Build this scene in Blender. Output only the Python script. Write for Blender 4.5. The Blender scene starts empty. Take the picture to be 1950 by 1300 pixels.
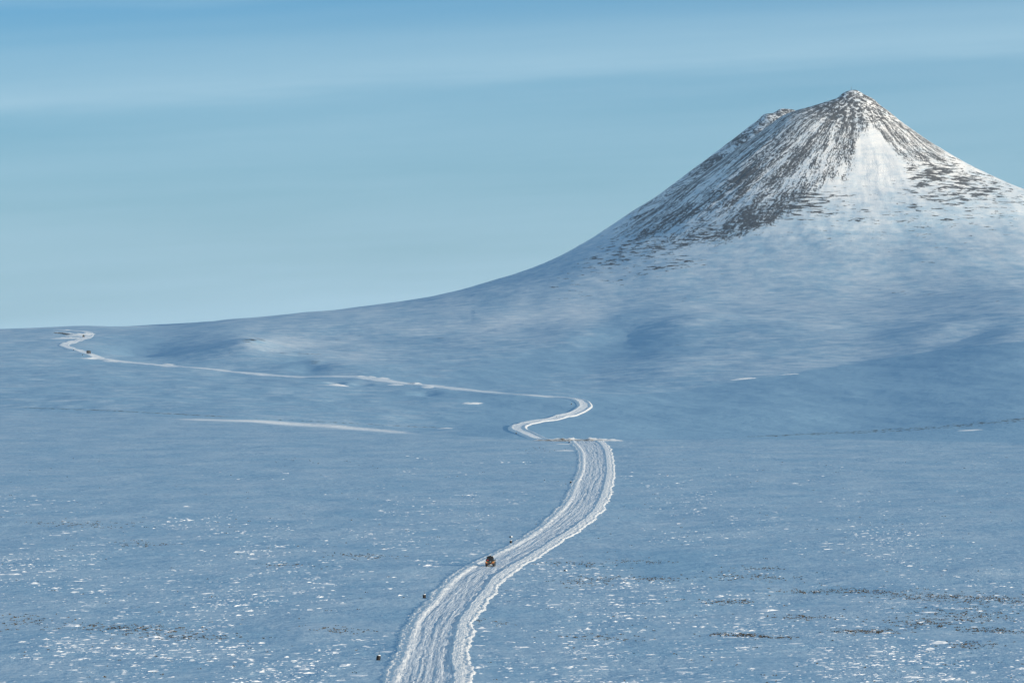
import bpy, bmesh, math, random
import numpy as np
from mathutils import Vector, Matrix

random.seed(7)
RNG = np.random.default_rng(11)
R = math.radians
scene = bpy.context.scene
COL = scene.collection

# ------------------------------------------------------------------ camera, light, exposure
F = 7800.0            # focal length in pixels of a 1950 wide picture
HZ = 600.0            # picture row of the true horizon
CAMZ = 57.0
cam_d = bpy.data.cameras.new("camera")
cam_d.sensor_width = 36.0
cam_d.lens = 36.0 * F / 1950.0
cam_d.clip_start = 1.0
cam_d.clip_end = 60000.0
cam = bpy.data.objects.new("camera", cam_d)
COL.objects.link(cam)
cam.location = (0, 0, CAMZ)
cam.rotation_euler = (R(90) - math.atan(50.0 / F), 0, 0)
scene.camera = cam

SUN_EL = 8.5          # degrees above the horizon
SUN_AZ = 53.0          # degrees to the right of straight behind the camera
sv = Vector((math.sin(R(SUN_AZ)) * math.cos(R(SUN_EL)),
             -math.cos(R(SUN_AZ)) * math.cos(R(SUN_EL)),
             math.sin(R(SUN_EL))))                      # towards the sun
sun_d = bpy.data.lights.new("sun", 'SUN')
sun_d.energy = 5.0
sun_d.angle = R(0.5)
sun_d.color = (1.0, 0.85, 0.64)
sun = bpy.data.objects.new("sun", sun_d)
COL.objects.link(sun)
sun.rotation_euler = (-sv).to_track_quat('-Z', 'Y').to_euler()

world = bpy.data.worlds.new("World")
scene.world = world
world.use_nodes = True
wt = world.node_tree
wt.nodes.clear()
WN = wt.nodes.new
WL = wt.links.new


def wmath(op, a, b=None, c=None):
    n = WN('ShaderNodeMath')
    n.operation = op
    for i, v in enumerate((a, b, c)):
        if v is None:
            continue
        if isinstance(v, (int, float)):
            n.inputs[i].default_value = v
        else:
            WL(v, n.inputs[i])
    return n.outputs[0]


sky = WN('ShaderNodeTexSky')
sky.sky_type = 'NISHITA'
sky.sun_disc = False
sky.sun_elevation = R(SUN_EL)
sky.sun_rotation = R(180 - SUN_AZ)
sky.altitude = 100
sky.air_density = 1.0
sky.dust_density = 0.2
sky.ozone_density = 6.0
tint = WN('ShaderNodeMix')
tint.data_type = 'RGBA'
tint.blend_type = 'MULTIPLY'
tint.inputs[0].default_value = 1.0
WL(sky.outputs[0], tint.inputs[6])
tint.inputs[7].default_value = (0.52, 1.24, 1.56, 1)
# thin streaks of high cloud, laid in the direction of view
tc = WN('ShaderNodeTexCoord')
sep = WN('ShaderNodeSeparateXYZ')
WL(tc.outputs['Generated'], sep.inputs[0])
dx, dy, dz = sep.outputs
tilt = wmath('SUBTRACT', dz, wmath('MULTIPLY', dx, 0.055))
cmb = WN('ShaderNodeCombineXYZ')
WL(wmath('MULTIPLY', dx, 5.0), cmb.inputs[0])
WL(wmath('MULTIPLY', dy, 5.0), cmb.inputs[1])
WL(wmath('MULTIPLY', tilt, 75.0), cmb.inputs[2])
n1 = WN('ShaderNodeTexNoise')
n1.inputs['Scale'].default_value = 1.0
n1.inputs['Detail'].default_value = 5.0
n1.inputs['Roughness'].default_value = 0.55
WL(cmb.outputs[0], n1.inputs['Vector'])
warp = wmath('ADD', tilt, wmath('MULTIPLY', wmath('SUBTRACT', n1.outputs[0], 0.5), 0.016))
ramp = WN('ShaderNodeValToRGB')
cr = ramp.color_ramp
cr.interpolation = 'EASE'
stops = [(0.0, 0.9), (0.10, 0.72), (0.30, 0.60), (0.44, 0.52), (0.50, 0.52), (0.555, 0.70), (0.61, 0.60), (0.66, 0.42),
         (0.72, 0.28), (0.80, 0.55), (0.90, 0.50), (1.0, 0.48)]
while len(cr.elements) < len(stops):
    cr.elements.new(0.5)
for e, (p, v) in zip(cr.elements, stops):
    e.position = p
    e.color = (v, v, v, 1)
WL(wmath('DIVIDE', warp, 0.11), ramp.inputs[0])
cl = wmath('MULTIPLY', ramp.outputs[0], wmath('ADD', 0.45, wmath('MULTIPLY', n1.outputs[0], 1.1)))
cmix = WN('ShaderNodeMix')
cmix.data_type = 'RGBA'
WL(wmath('MINIMUM', cl, 0.9), cmix.inputs[0])
WL(tint.outputs[2], cmix.inputs[6])
CLOUD = (4.15, 6.45, 7.9, 1)
cmix.inputs[7].default_value = CLOUD
bg = WN('ShaderNodeBackground')
bg.inputs['Strength'].default_value = 0.088
WL(cmix.outputs[2], bg.inputs['Color'])
wo = WN('ShaderNodeOutputWorld')
WL(bg.outputs[0], wo.inputs['Surface'])

scene.view_settings.view_transform = 'Standard'
scene.view_settings.look = 'None'
scene.view_settings.gamma = 1.0
scene.view_settings.use_curve_mapping = False
scene.view_settings.exposure = 0.12
scene.render.engine = 'CYCLES'
scene.cycles.max_bounces = 6
scene.cycles.volume_bounces = 1


# ------------------------------------------------------------------ helpers
def tag(o, label=None, cat=None, group=None, kind=None):
    if label:
        o["label"] = label
    if cat:
        o["category"] = cat
    if group:
        o["group"] = group
    if kind:
        o["kind"] = kind
    return o


def _hash(ix, iy, seed):
    h = (ix.astype(np.int64) * 374761393 + iy.astype(np.int64) * 668265263 + seed * 1442695041) & 0xFFFFFFFF
    h = ((h ^ (h >> 13)) * 1274126177) & 0xFFFFFFFF
    h = ((h ^ (h >> 16)) * 2246822519) & 0xFFFFFFFF
    return (h ^ (h >> 15)) & 0xFFFFFFFF


def noise(x, y, seed=0):
    """gradient noise, about -1..1"""
    x, y = np.broadcast_arrays(np.asarray(x, float), np.asarray(y, float))
    x0 = np.floor(x)
    y0 = np.floor(y)
    fx = x - x0
    fy = y - y0
    u = fx * fx * fx * (fx * (fx * 6 - 15) + 10)
    v = fy * fy * fy * (fy * (fy * 6 - 15) + 10)

    def g(ix, iy, ax, ay):
        a = _hash(ix, iy, seed) * (2 * math.pi / 4294967296.0)
        return np.cos(a) * ax + np.sin(a) * ay
    a = g(x0, y0, fx, fy)
    b = g(x0 + 1, y0, fx - 1, fy)
    c = g(x0, y0 + 1, fx, fy - 1)
    d = g(x0 + 1, y0 + 1, fx - 1, fy - 1)
    return 1.45 * ((a * (1 - u) + b * u) * (1 - v) + (c * (1 - u) + d * u) * v)


def fbm(x, y, oct=4, seed=0, gain=0.5):
    s = 0.0
    a = 1.0
    t = 0.0
    for i in range(oct):
        s = s + a * noise(x * 2 ** i, y * 2 ** i, seed + 17 * i)
        t += a
        a *= gain
    return s / t


def sstep(a, b, x):
    t = np.clip((x - a) / (b - a), 0, 1)
    return t * t * (3 - 2 * t)


def gauss(a, b):
    return np.exp(-(a * a + b * b))


def pchip(xk, yk, xq):
    xk = np.asarray(xk, float)
    yk = np.asarray(yk, float)
    h = np.diff(xk)
    dl = np.diff(yk) / h
    m = np.zeros_like(yk)
    m[0] = dl[0]
    m[-1] = dl[-1]
    for i in range(1, len(xk) - 1):
        if dl[i - 1] * dl[i] > 0:
            w1 = 2 * h[i] + h[i - 1]
            w2 = h[i] + 2 * h[i - 1]
            m[i] = (w1 + w2) / (w1 / dl[i - 1] + w2 / dl[i])
    xq = np.clip(xq, xk[0], xk[-1])
    i = np.clip(np.searchsorted(xk, xq) - 1, 0, len(h) - 1)
    t = (xq - xk[i]) / h[i]
    t2 = t * t
    t3 = t2 * t
    return ((2 * t3 - 3 * t2 + 1) * yk[i] + (t3 - 2 * t2 + t) * h[i] * m[i]
            + (-2 * t3 + 3 * t2) * yk[i + 1] + (t3 - t2) * h[i] * m[i + 1])


def mesh_np(name, verts, faces, mat, parent=None, smooth=True, attrs=None):
    """verts (n,3), faces (m,k) all of one size k"""
    me = bpy.data.meshes.new(name)
    verts = np.ascontiguousarray(verts, np.float32)
    faces = np.ascontiguousarray(faces, np.int32)
    k = faces.shape[1]
    me.vertices.add(len(verts))
    me.vertices.foreach_set("co", verts.ravel())
    me.loops.add(faces.size)
    me.loops.foreach_set("vertex_index", faces.ravel())
    me.polygons.add(len(faces))
    me.polygons.foreach_set("loop_start", np.arange(0, faces.size, k, dtype=np.int32))
    me.polygons.foreach_set("loop_total", np.full(len(faces), k, np.int32))
    me.polygons.foreach_set("use_smooth", np.full(len(faces), smooth, bool))
    for an, av in (attrs or {}).items():
        av = np.ascontiguousarray(av, np.float32)
        if av.ndim == 1:
            at = me.attributes.new(an, 'FLOAT', 'POINT')
            at.data.foreach_set("value", av)
        else:
            at = me.attributes.new(an, 'FLOAT_VECTOR', 'POINT')
            at.data.foreach_set("vector", av.ravel())
    me.update(calc_edges=True)
    me.validate()
    me.materials.append(mat)
    o = bpy.data.objects.new(name, me)
    COL.objects.link(o)
    if parent:
        o.parent = parent
    return o


def grid_faces(nr, nc):
    i = np.arange(nr * nc).reshape(nr, nc)
    return np.stack([i[:-1, :-1], i[:-1, 1:], i[1:, 1:], i[1:, :-1]], -1).reshape(-1, 4)


class NT:
    """small node-tree writer"""

    def __init__(self, name):
        self.m = bpy.data.materials.new(name)
        self.m.use_nodes = True
        self.t = self.m.node_tree
        self.b = self.t.nodes["Principled BSDF"]

    def set(self, sock, v):
        if isinstance(v, bpy.types.NodeSocket):
            self.t.links.new(v, sock)
        else:
            sock.default_value = v

    def math(self, op, a, b=None, c=None, clamp=False):
        n = self.t.nodes.new('ShaderNodeMath')
        n.operation = op
        n.use_clamp = clamp
        for i, v in enumerate((a, b, c)):
            if v is not None:
                self.set(n.inputs[i], v)
        return n.outputs[0]

    def mix(self, f, a, b):
        n = self.t.nodes.new('ShaderNodeMix')
        n.data_type = 'RGBA'
        self.set(n.inputs[0], f)
        self.set(n.inputs[6], a)
        self.set(n.inputs[7], b)
        return n.outputs[2]

    def attr(self, name, out='Fac'):
        n = self.t.nodes.new('ShaderNodeAttribute')
        n.attribute_name = name
        return n.outputs[out]

    def pos(self):
        n = self.t.nodes.new('ShaderNodeNewGeometry')
        return n.outputs['Position']

    def obj(self):
        n = self.t.nodes.new('ShaderNodeTexCoord')
        return n.outputs['Object']

    def scale(self, v, s):
        n = self.t.nodes.new('ShaderNodeVectorMath')
        n.operation = 'MULTIPLY'
        self.set(n.inputs[0], v)
        n.inputs[1].default_value = s
        return n.outputs[0]

    def noise(self, v, scale=1.0, detail=4.0, rough=0.5, dist=0.0):
        n = self.t.nodes.new('ShaderNodeTexNoise')
        self.set(n.inputs['Vector'], v)
        n.inputs['Scale'].default_value = scale
        n.inputs['Detail'].default_value = detail
        n.inputs['Roughness'].default_value = rough
        n.inputs['Distortion'].default_value = dist
        return n.outputs[0]

    def ramp(self, v, a, b):
        n = self.t.nodes.new('ShaderNodeMapRange')
        n.interpolation_type = 'SMOOTHSTEP'
        self.set(n.inputs[0], v)
        self.set(n.inputs[1], a)
        self.set(n.inputs[2], b)
        return n.outputs[0]

    def bump(self, h, dist, strength=1.0, normal=None):
        n = self.t.nodes.new('ShaderNodeBump')
        n.inputs['Strength'].default_value = strength
        n.inputs['Distance'].default_value = dist
        self.set(n.inputs['Height'], h)
        if normal is not None:
            self.set(n.inputs['Normal'], normal)
        return n.outputs[0]

    def out(self, color=None, rough=None, normal=None, spec=None, metal=None):
        b = self.b
        if color is not None:
            self.set(b.inputs['Base Color'], color)
        if rough is not None:
            self.set(b.inputs['Roughness'], rough)
        if normal is not None:
            self.set(b.inputs['Normal'], normal)
        if spec is not None:
            b.inputs['Specular IOR Level'].default_value = spec
        if metal is not None:
            b.inputs['Metallic'].default_value = metal
        return self.m


CRUST = (0.295, 0.475, 0.605, 1)     # wind-glazed old crust, also the tone of painted shade
FRESH = (0.89, 0.875, 0.85, 1)    # loose white snow, also the tone of painted sunlit slopes

# ground snow with rock and dry growth showing through
N = NT("snow_ground")
P = N.pos()
rock_c = N.attr("rock")
apex = N.attr("apex")
dash_c = N.attr("dash")
fresh_lit_c = N.attr("fresh_lit")  # loose snow patches, plus light and shade of the slopes painted as colour
dirt_c = N.attr("dirt")
flow = N.attr("flow", 'Vector')
nA = N.noise(N.scale(flow, (1 / 5.0, 1 / 26.0, 1.0)), 1.0, 6.0, 0.66, 0.5)
nA2 = N.noise(N.scale(flow, (1 / 22.0, 1 / 150.0, 1.0)), 1.0, 3.0, 0.5)
nB = N.noise(N.scale(P, (1 / 22.0, 1 / 26.0, 1 / 3.2)), 1.0, 6.0, 0.68, 0.3)
nC = N.noise(N.scale(flow, (1 / 1.9, 1 / 5.0, 1.0)), 1.0, 4.0, 0.7, 0.3)
nAm = N.math('ADD', N.math('MULTIPLY', nA, 0.36), N.math('ADD', N.math('MULTIPLY', nA2, 0.26), N.math('MULTIPLY', nC, 0.38)))
nE = N.noise(N.scale(P, (1 / 7.0, 1 / 7.0, 1 / 10.0)), 1.0, 6.0, 0.68, 0.4)
nAm = N.math('ADD', N.math('MULTIPLY', nAm, N.math('SUBTRACT', 1.0, apex)), N.math('MULTIPLY', nE, apex))
mA = N.ramp(N.math('ADD', N.math('MULTIPLY', N.math('SUBTRACT', nAm, 0.5), 5.0), rock_c), 0.43, 0.64)
mB = N.ramp(N.math('ADD', N.math('MULTIPLY', N.math('SUBTRACT', nB, 0.5), 3.7), dash_c), 0.47, 0.58)
nD = N.noise(N.scale(P, (1 / 3.0, 1 / 9.0, 1.0)), 1.0, 5.0, 0.65)
mD = N.ramp(N.math('ADD', N.math('MULTIPLY', N.math('SUBTRACT', nD, 0.5), 2.0), dirt_c), 0.45, 0.75)
patch = N.noise(N.scale(P, (1 / 26.0, 1 / 40.0, 1 / 7.0)), 1.0, 6.0, 0.62)
patch2 = N.noise(N.scale(P, (1 / 1.3, 1 / 9.0, 1.0)), 1.0, 3.0, 0.6)
fr = N.math('ADD', fresh_lit_c, N.math('ADD', N.math('MULTIPLY', N.math('SUBTRACT', patch, 0.5), N.attr("streak")),
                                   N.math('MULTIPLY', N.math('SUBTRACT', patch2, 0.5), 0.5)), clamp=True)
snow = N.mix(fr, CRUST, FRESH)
rn = N.noise(P, 0.11, 4.0, 0.6)
rockc = N.mix(rn, (0.018, 0.021, 0.026, 1), (0.055, 0.058, 0.064, 1))
dirtc = N.mix(rn, (0.045, 0.042, 0.035, 1), (0.11, 0.09, 0.06, 1))
c1 = N.mix(N.math('MULTIPLY', N.math('MAXIMUM', mA, mB), N.math('ADD', 0.70, N.math('MULTIPLY', nC, 0.42)), clamp=True), snow, rockc)
c2 = N.mix(N.math('MULTIPLY', mD, 0.85), c1, dirtc)
hb = N.noise(N.scale(P, (1 / 0.9, 1 / 2.6, 1.0)), 1.0, 4.0, 0.6)
hb2 = N.noise(N.scale(P, (1 / 9.0, 1 / 16.0, 1 / 9.0)), 1.0, 4.0, 0.55)
nrm = N.bump(hb, 0.10, 0.6)
nrm = N.bump(hb2, 0.7, 0.35, nrm)
nrm = N.bump(N.math('ADD', N.math('MULTIPLY', nAm, rock_c), N.math('MULTIPLY', nB, dash_c)), 4.0, 0.8, nrm)
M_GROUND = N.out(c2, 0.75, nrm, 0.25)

# road snow
N = NT("road_snow")
P = N.pos()
bed = N.attr("bed")
soil = N.attr("soil")
tr = N.attr("track", 'Vector')
st = N.noise(N.scale(tr, (1 / 0.35, 1 / 9.0, 1.0)), 1.0, 5.0, 0.65)
st2 = N.noise(N.scale(tr, (1 / 0.8, 1 / 2.2, 1.0)), 1.0, 5.0, 0.65)
bedc = N.mix(N.ramp(st, 0.38, 0.62), (0.56, 0.62, 0.68, 1), (0.90, 0.90, 0.895, 1))
wheel = N.math('MULTIPLY', N.attr("wheel"), N.ramp(N.noise(N.scale(tr, (1 / 1.5, 1 / 25.0, 1.0)), 1.0, 3.0), 0.35, 0.6))
bedc = N.mix(wheel, bedc, (0.42, 0.50, 0.57, 1))
c = N.mix(bed, (0.90, 0.89, 0.87, 1), bedc)
c = N.mix(N.math('MULTIPLY', soil, N.ramp(st2, 0.30, 0.62)), c, (0.11, 0.085, 0.06, 1))
h = N.math('ADD', N.math('MULTIPLY', st, 0.6), N.math('MULTIPLY', st2, 0.4))
M_ROAD = N.out(c, 0.7, N.bump(h, 0.45, 0.9), 0.25)

N = NT("loose_snow")
M_LOOSE = N.out(N.mix(N.noise(N.pos(), 0.8, 3.0), (0.84, 0.855, 0.87, 1), (0.91, 0.91, 0.91, 1)), 0.7,
                N.bump(N.noise(N.pos(), 5.0, 4.0), 0.05, 0.6), 0.25)


def plain(name, c0, c1, rough, scale=4.0, spec=0.5, metal=0.0, bump=0.0):
    n = NT(name)
    f = n.noise(n.obj(), scale, 4.0, 0.6)
    nr = n.bump(f, bump, 0.6) if bump else None
    return n.out(n.mix(f, (*c0, 1), (*c1, 1)), rough, nr, spec, metal)


# ------------------------------------------------------------------ terrain
def Yz(d, Y):
    return CAMZ - d * (Y - HZ) / F


def dY(Y):
    return F * CAMZ / (Y - HZ)


# foreground plain ends along this crest: (picture column, picture row)
CREST = [(-1000, 762), (0, 777), (350, 796), (480, 803), (640, 815), (800, 827), (950, 833), (1110, 836.5), (1300, 834.5), (1627, 835),
         (1950, 842), (3000, 850)]
# beyond it: per picture column, depth -> row ('Y') ; negative marks a height given directly
TAB = {
    -1000: [(2750, 755), (3000, 738), (3500, 712), (4000, 688), (4500, 668), (5000, 648), (5600, 628), (7000, 'z', 20), (13000, 'z', -26)],
    0: [(2560, 774), (3000, 742), (3500, 715), (4000, 690), (4500, 667), (5000, 653), (5600, 640), (7000, 'z', 14), (13000, 'z', -26)],
    150: [(2480, 779.5), (3000, 744), (3500, 717), (4000, 692), (4500, 669), (5000, 652), (5600, 640), (7000, 'z', 14), (13000, 'z', -26)],
    300: [(2380, 790), (3000, 746), (3500, 719), (4000, 696), (4500, 679), (5000, 658), (5600, 637), (6500, 'z', 10), (7500, 'z', 20), (13000, 'z', -26)],
    450: [(2290, 797.5), (2330, 795), (2700, 767), (3300, 731), (3850, 707), (4100, 684), (4500, 655), (5000, 638), (5600, 627), (6500, 'z', 23), (7500, 'z', 20), (13000, 'z', -26)],
    600: [(2150, 'z', -3.5), (2310, 812), (2338, 804), (2800, 765), (3200, 738), (3620, 716.5), (3800, 704), (4200, 682), (5000, 648), (5600, 626), (6500, 'z', 30), (7500, 'z', 20), (13000, 'z', -26)],
    700: [(2120, 'z', -4), (2290, 819), (2312, 813.5), (2800, 768), (3200, 743), (3500, 719), (4000, 693), (5000, 648), (5600, 625), (6500, 'z', 30), (7500, 'z', 20), (13000, 'z', -26)],
    800: [(2080, 'z', -5), (2260, 822), (2600, 787), (3000, 757), (3280, 734), (3600, 716), (4000, 694), (4500, 668), (5000, 645), (5600, 624), (6500, 'z', 28), (7500, 'z', 20), (13000, 'z', -26)],
    1000: [(2040, 'z', -7), (2200, 821), (2500, 798), (2800, 771), (3000, 752), (3400, 732), (4000, 693), (4500, 662), (5000, 635), (5600, 'z', 44), (6500, 'z', 38), (7500, 'z', 20), (13000, 'z', -26)],
    1110: [(2050, 'z', -8), (2200, 827), (2500, 800), (2800, 771), (2960, 756.5), (3300, 738), (3650, 715), (4000, 690), (4500, 655), (5000, 622), (5600, 'z', 48), (6500, 'z', 44), (7500, 'z', 20), (13000, 'z', -26)],
    1300: [(2050, 'z', -9), (2300, 827), (2600, 792), (3000, 759), (3200, 743), (3600, 702), (4000, 668), (4500, 630), (5000, 603), (5600, 'z', 55), (6500, 'z', 44), (7500, 'z', 20), (13000, 'z', -26)],
    1627: [(2050, 'z', -9), (2330, 829), (2400, 823), (2700, 781), (3200, 726), (3620, 693), (4000, 658), (4500, 622), (5000, 596), (5600, 'z', 60), (6500, 'z', 44), (7500, 'z', 20), (13000, 'z', -26)],
    1950: [(2050, 'z', -10), (2270, 829), (2420, 799), (2800, 752), (3200, 700), (3500, 656), (4000, 617), (4500, 586), (5000, 561), (5600, 'z', 76), (6500, 'z', 60), (7500, 'z', 25), (13000, 'z', -26)],
    3000: [(2050, 'z', -10), (2270, 829), (2450, 790), (2800, 735), (3200, 675), (3500, 635), (4000, 598), (4500, 572), (5000, 555), (5600, 'z', 78), (6500, 'z', 60), (7500, 'z', 25), (13000, 'z', -26)],
}
_cx = np.array([c[0] for c in CREST], float)
_cy = np.array([c[1] for c in CREST], float)
PXG = np.arange(-1000, 3001, 10.0)
DG = np.concatenate([np.arange(0, 7000, 10.0), np.arange(7000, 13001, 50.0)])


def smooth1(a, n, axis):
    k = np.hanning(2 * n + 3)[1:-1]
    k /= k.sum()
    pad = [(0, 0)] * a.ndim
    pad[axis] = (n, n)
    b = np.pad(a, pad, mode='edge')
    return np.apply_along_axis(lambda v: np.convolve(v, k, 'valid'), axis, b)


crest_y = smooth1(np.interp(PXG, _cx, _cy), 5, 0)
crest_d = dY(crest_y)
tabz = []
cols = sorted(TAB)
for c in cols:
    dc = dY(np.interp(c, _cx, _cy))
    ks = [(0, 0.0), (dc - 250, 0.0), (dc, 0.0)]
    for k in TAB[c]:
        if k[0] <= ks[-1][0] + 15:
            continue
        ks.append((k[0], k[2] if k[1] == 'z' else Yz(k[0], k[1])))
    tabz.append(pchip([k[0] for k in ks], [k[1] for k in ks], DG))
tabz = np.array(tabz)
# blend columns; depths are measured from each column's own crest so the edge stays clean
cd = np.array([dY(np.interp(c, _cx, _cy)) for c in cols])
TZ = np.zeros((len(PXG), len(DG)))
for i, p in enumerate(PXG):
    j = int(np.clip(np.searchsorted(cols, p) - 1, 0, len(cols) - 2))
    t = (p - cols[j]) / (cols[j + 1] - cols[j])
    t = t * t * (3 - 2 * t) * 0.6 + t * 0.4
    row = []
    for q in (j, j + 1):
        fade = np.clip(1 - (DG - cd[q]) / 700.0, 0, 1)          # shift only near the crest
        dd = DG + (cd[q] - crest_d[i]) * np.where(DG < cd[q], 1.0, fade)
        row.append(np.interp(dd, DG, tabz[q]))
    TZ[i] = row[0] * (1 - t) + row[1] * t
TZs = smooth1(TZ, 3, 0)
TZs = smooth1(TZs, 2, 1)


def table(px, d):
    px = np.clip(px, PXG[0], PXG[-1])
    i = np.clip(((px - PXG[0]) / 10.0).astype(int), 0, len(PXG) - 2)
    t = (px - PXG[i]) / 10.0
    j = np.clip(np.searchsorted(DG, d) - 1, 0, len(DG) - 2)
    s = np.clip((d - DG[j]) / (DG[j + 1] - DG[j]), 0, 1)
    return (TZs[i, j] * (1 - t) + TZs[i + 1, j] * t) * (1 - s) + (TZs[i, j + 1] * (1 - t) + TZs[i + 1, j + 1] * t) * s


# local swells and hollows: column, depth, height, half-width in columns, half-depth
BUMPS = [
    (470, 4480, 5.0, 45, 240), (250, 4700, -4.0, 50, 300), (590, 3830, -3.5, 34, 130), (650, 3900, 2.5, 60, 150), (640, 3380, -2.2, 14, 45),
    (690, 3370, -1.5, 20, 40), (665, 3350, 1.0, 12, 30), (813, 3110, -2.0, 20, 45), (935, 2830, -1.0, 60, 60),
    (1195, 4600, -6.0, 70, 240), (1080, 4650, 4.0, 110, 260), (900, 4850, 4.0, 130, 220), (1330, 4850, 5.0, 70, 160),
    (1250, 4200, -4.0, 160, 220), (1500, 4450, 3.0, 120, 220), (1850, 3900, -5.0, 60, 150), (1780, 4150, 4.0, 90, 160), (1700, 3640, 2.5, 60, 80),
    (1250, 1180, -0.8, 110, 60), (1640, 900, 0.7, 130, 25), (1560, 870, -0.6, 150, 30), (1860, 905, 0.9, 70, 16), (60, 960, 0.6, 120, 40),
]

# --- the mountain: two summits, each with its own profile to the right, left, front and back
SKY = [(-400, 626.5), (0, 626), (60, 626.2), (180, 625), (300, 617), (450, 607), (600, 593), (700, 582), (800, 568), (850, 558.5), (900, 546), (950, 530),
       (1000, 514), (1050, 495), (1100, 469), (1150, 439), (1200, 405), (1250, 374), (1300, 337), (1350, 300), (1400, 262), (1450, 224),
       (1470, 211), (1482, 205.5), (1496, 206), (1510, 211), (1525, 208), (1560, 198), (1590, 188), (1605, 179), (1618, 173),
       (1635, 173), (1645, 177), (1660, 188), (1700, 219), (1750, 256), (1800, 288), (1850, 316), (1900, 340), (1950, 360), (2050, 394),
       (2200, 438), (2400, 490), (2700, 540), (3000, 565)]
DA, DB = 6500.0, 6850.0
AX, AY = (1627 - 975) / F * DA, DA
BX, BY = (1489 - 975) / F * DB, DB
RK = np.array([0, 12, 24, 37, 50, 70, 90, 110, 130, 155, 180, 210, 240, 275, 310, 350, 390, 480, 580, 700, 850, 1050, 1300, 1650, 2100.0])
A_H = Yz(DA, 170.0) - 44.0
B_H = Yz(DB, 200.5) - 42.0
A_R = np.interp(RK, [0, 270, 480, 850, 1300, 1650], [A_H, 190, 110, 50, 12, 0])
A_L = np.interp(RK, [0, 97, 200, 310, 400, 580, 850, 1300, 1650], [A_H, A_H - 33, A_H - 108, A_H - 190, A_H - 245, 70, 30, 6, 0])
A_F = np.interp(RK, [0, 50, 130, 240, 390, 480, 700, 850, 1100, 1650], [A_H, A_H - 36, A_H - 98, A_H - 168, A_H - 245, 98, 50, 30, 12, 0])
A_K = np.interp(RK, [0, 100, 400, 900, 1650], [A_H, A_H - 70, 130, 40, 0])
B_R = np.interp(RK, [0, 10, 22, 90, 300, 900, 1650], [B_H, B_H - 0.5, B_H - 4, B_H - 60, 120, 30, 0])
B_L = np.interp(RK, [0, 97, 200, 310, 480, 850, 1300, 1650], [B_H, B_H - 62, B_H - 130, B_H - 190, 90, 40, 12, 0])
B_F = np.interp(RK, [0, 100, 300, 600, 1100, 1650], [B_H, B_H - 72, B_H - 205, 75, 20, 0])
B_K = np.interp(RK, [0, 100, 400, 900, 1650], [B_H, B_H - 75, 110, 30, 0])


def cone(x, y, cx, cy, pr, pl, pf, pk):
    X = x - cx
    Y = y - cy
    r = np.hypot(X, Y) + 1e-6
    rr = np.sqrt(r * r + 5.0 ** 2) - 5.0
    c = X / r
    s = Y / r
    h = 0
    for w, p in ((np.maximum(c, 0) ** 2, pr), (np.maximum(-c, 0) ** 2, pl), (np.maximum(-s, 0) ** 2, pf), (np.maximum(s, 0) ** 2, pk)):
        h = h + w * np.interp(rr, RFINE, pchip(RK, p, RFINE))
    return h


RFINE = np.linspace(0, 2100, 700)


def smax(a, b, k):
    d = np.maximum(k - np.abs(a - b), 0) / k
    return np.maximum(a, b) + d * d * k * 0.25


def mountain(x, y):
    out = np.zeros(np.shape(x))
    m = (np.hypot(x - AX, y - AY) < 2000)
    if m.any():
        X = x[m]
        Y = y[m]
        a = cone(X, Y, AX, AY, A_R, A_L, A_F, A_K)
        b = cone(X, Y, BX, BY, B_R, B_L, B_F, B_K)
        out[m] = smax(a, b, np.clip(np.maximum(a, b) / 12.0, 0.02, 10.0))
    return out


def polar(x, y):
    az = np.arctan2(x, y)
    rho = np.hypot(x, y)
    azc = np.clip(az, -0.25, 0.25)
    return az, 975 + F * np.tan(azc), rho * np.cos(azc)


def base_z(x, y):
    az, px, d = polar(x, y)
    z = table(px, d)
    z = z * (1 - sstep(0.6, 1.8, np.abs(az)))
    return z


def ground_z(x, y, fine=True):
    x = np.asarray(x, float)
    y = np.asarray(y, float)
    az, px, d = polar(x, y)
    z = base_z(x, y)
    for (bx, bd, h, wx, wd) in BUMPS:
        z = z + h * gauss((px - bx) / wx, (d - bd) / wd)
    far = sstep(1950, 2700, d)
    z = z + 0.40 * fbm(x / 45.0, y / 75.0, 3, 3) * (1 - far) * sstep(200, 500, d)
    und = fbm(x / 130.0 + 0.0012 * y, y / 330.0, 4, 9, 0.48)
    z = z + 0.75 * fbm(x / 30.0 + 0.004 * y, y / 120.0, 4, 13, 0.55) * far * sstep(6000, 5000, d)
    calm = 1 - 0.55 * sstep(5300, 5600, d) * (px < 900)
    z = z + 3.2 * und * far * calm
    mt = mountain(x, y)
    z = z + mt
    if fine:
        # gullies run down the flanks, broken rock roughens them
        X = x - AX
        Y = y - AY
        r = np.hypot(X, Y)
        th = np.arctan2(Y, X)
        steep = sstep(18, 130, mt)
        g = fbm(th * 9.0 + 0.5 * fbm(x / 90., y / 90., 2, 5), r / 260.0, 4, 21, 0.55)
        amp = np.clip(r / 260.0, 0.06, 1.0) * (1 - 0.6 * sstep(250, 600, r))
        z = z + steep * amp * g * 2.6 * (1 - 0.8 * sstep(200, 420, r))
        z = z + steep * sstep(15, 120, np.hypot(x - BX, y - BY)) * (0.8 * fbm(th * 26.0, r / 40.0, 4, 31, 0.62))
    return z


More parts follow.
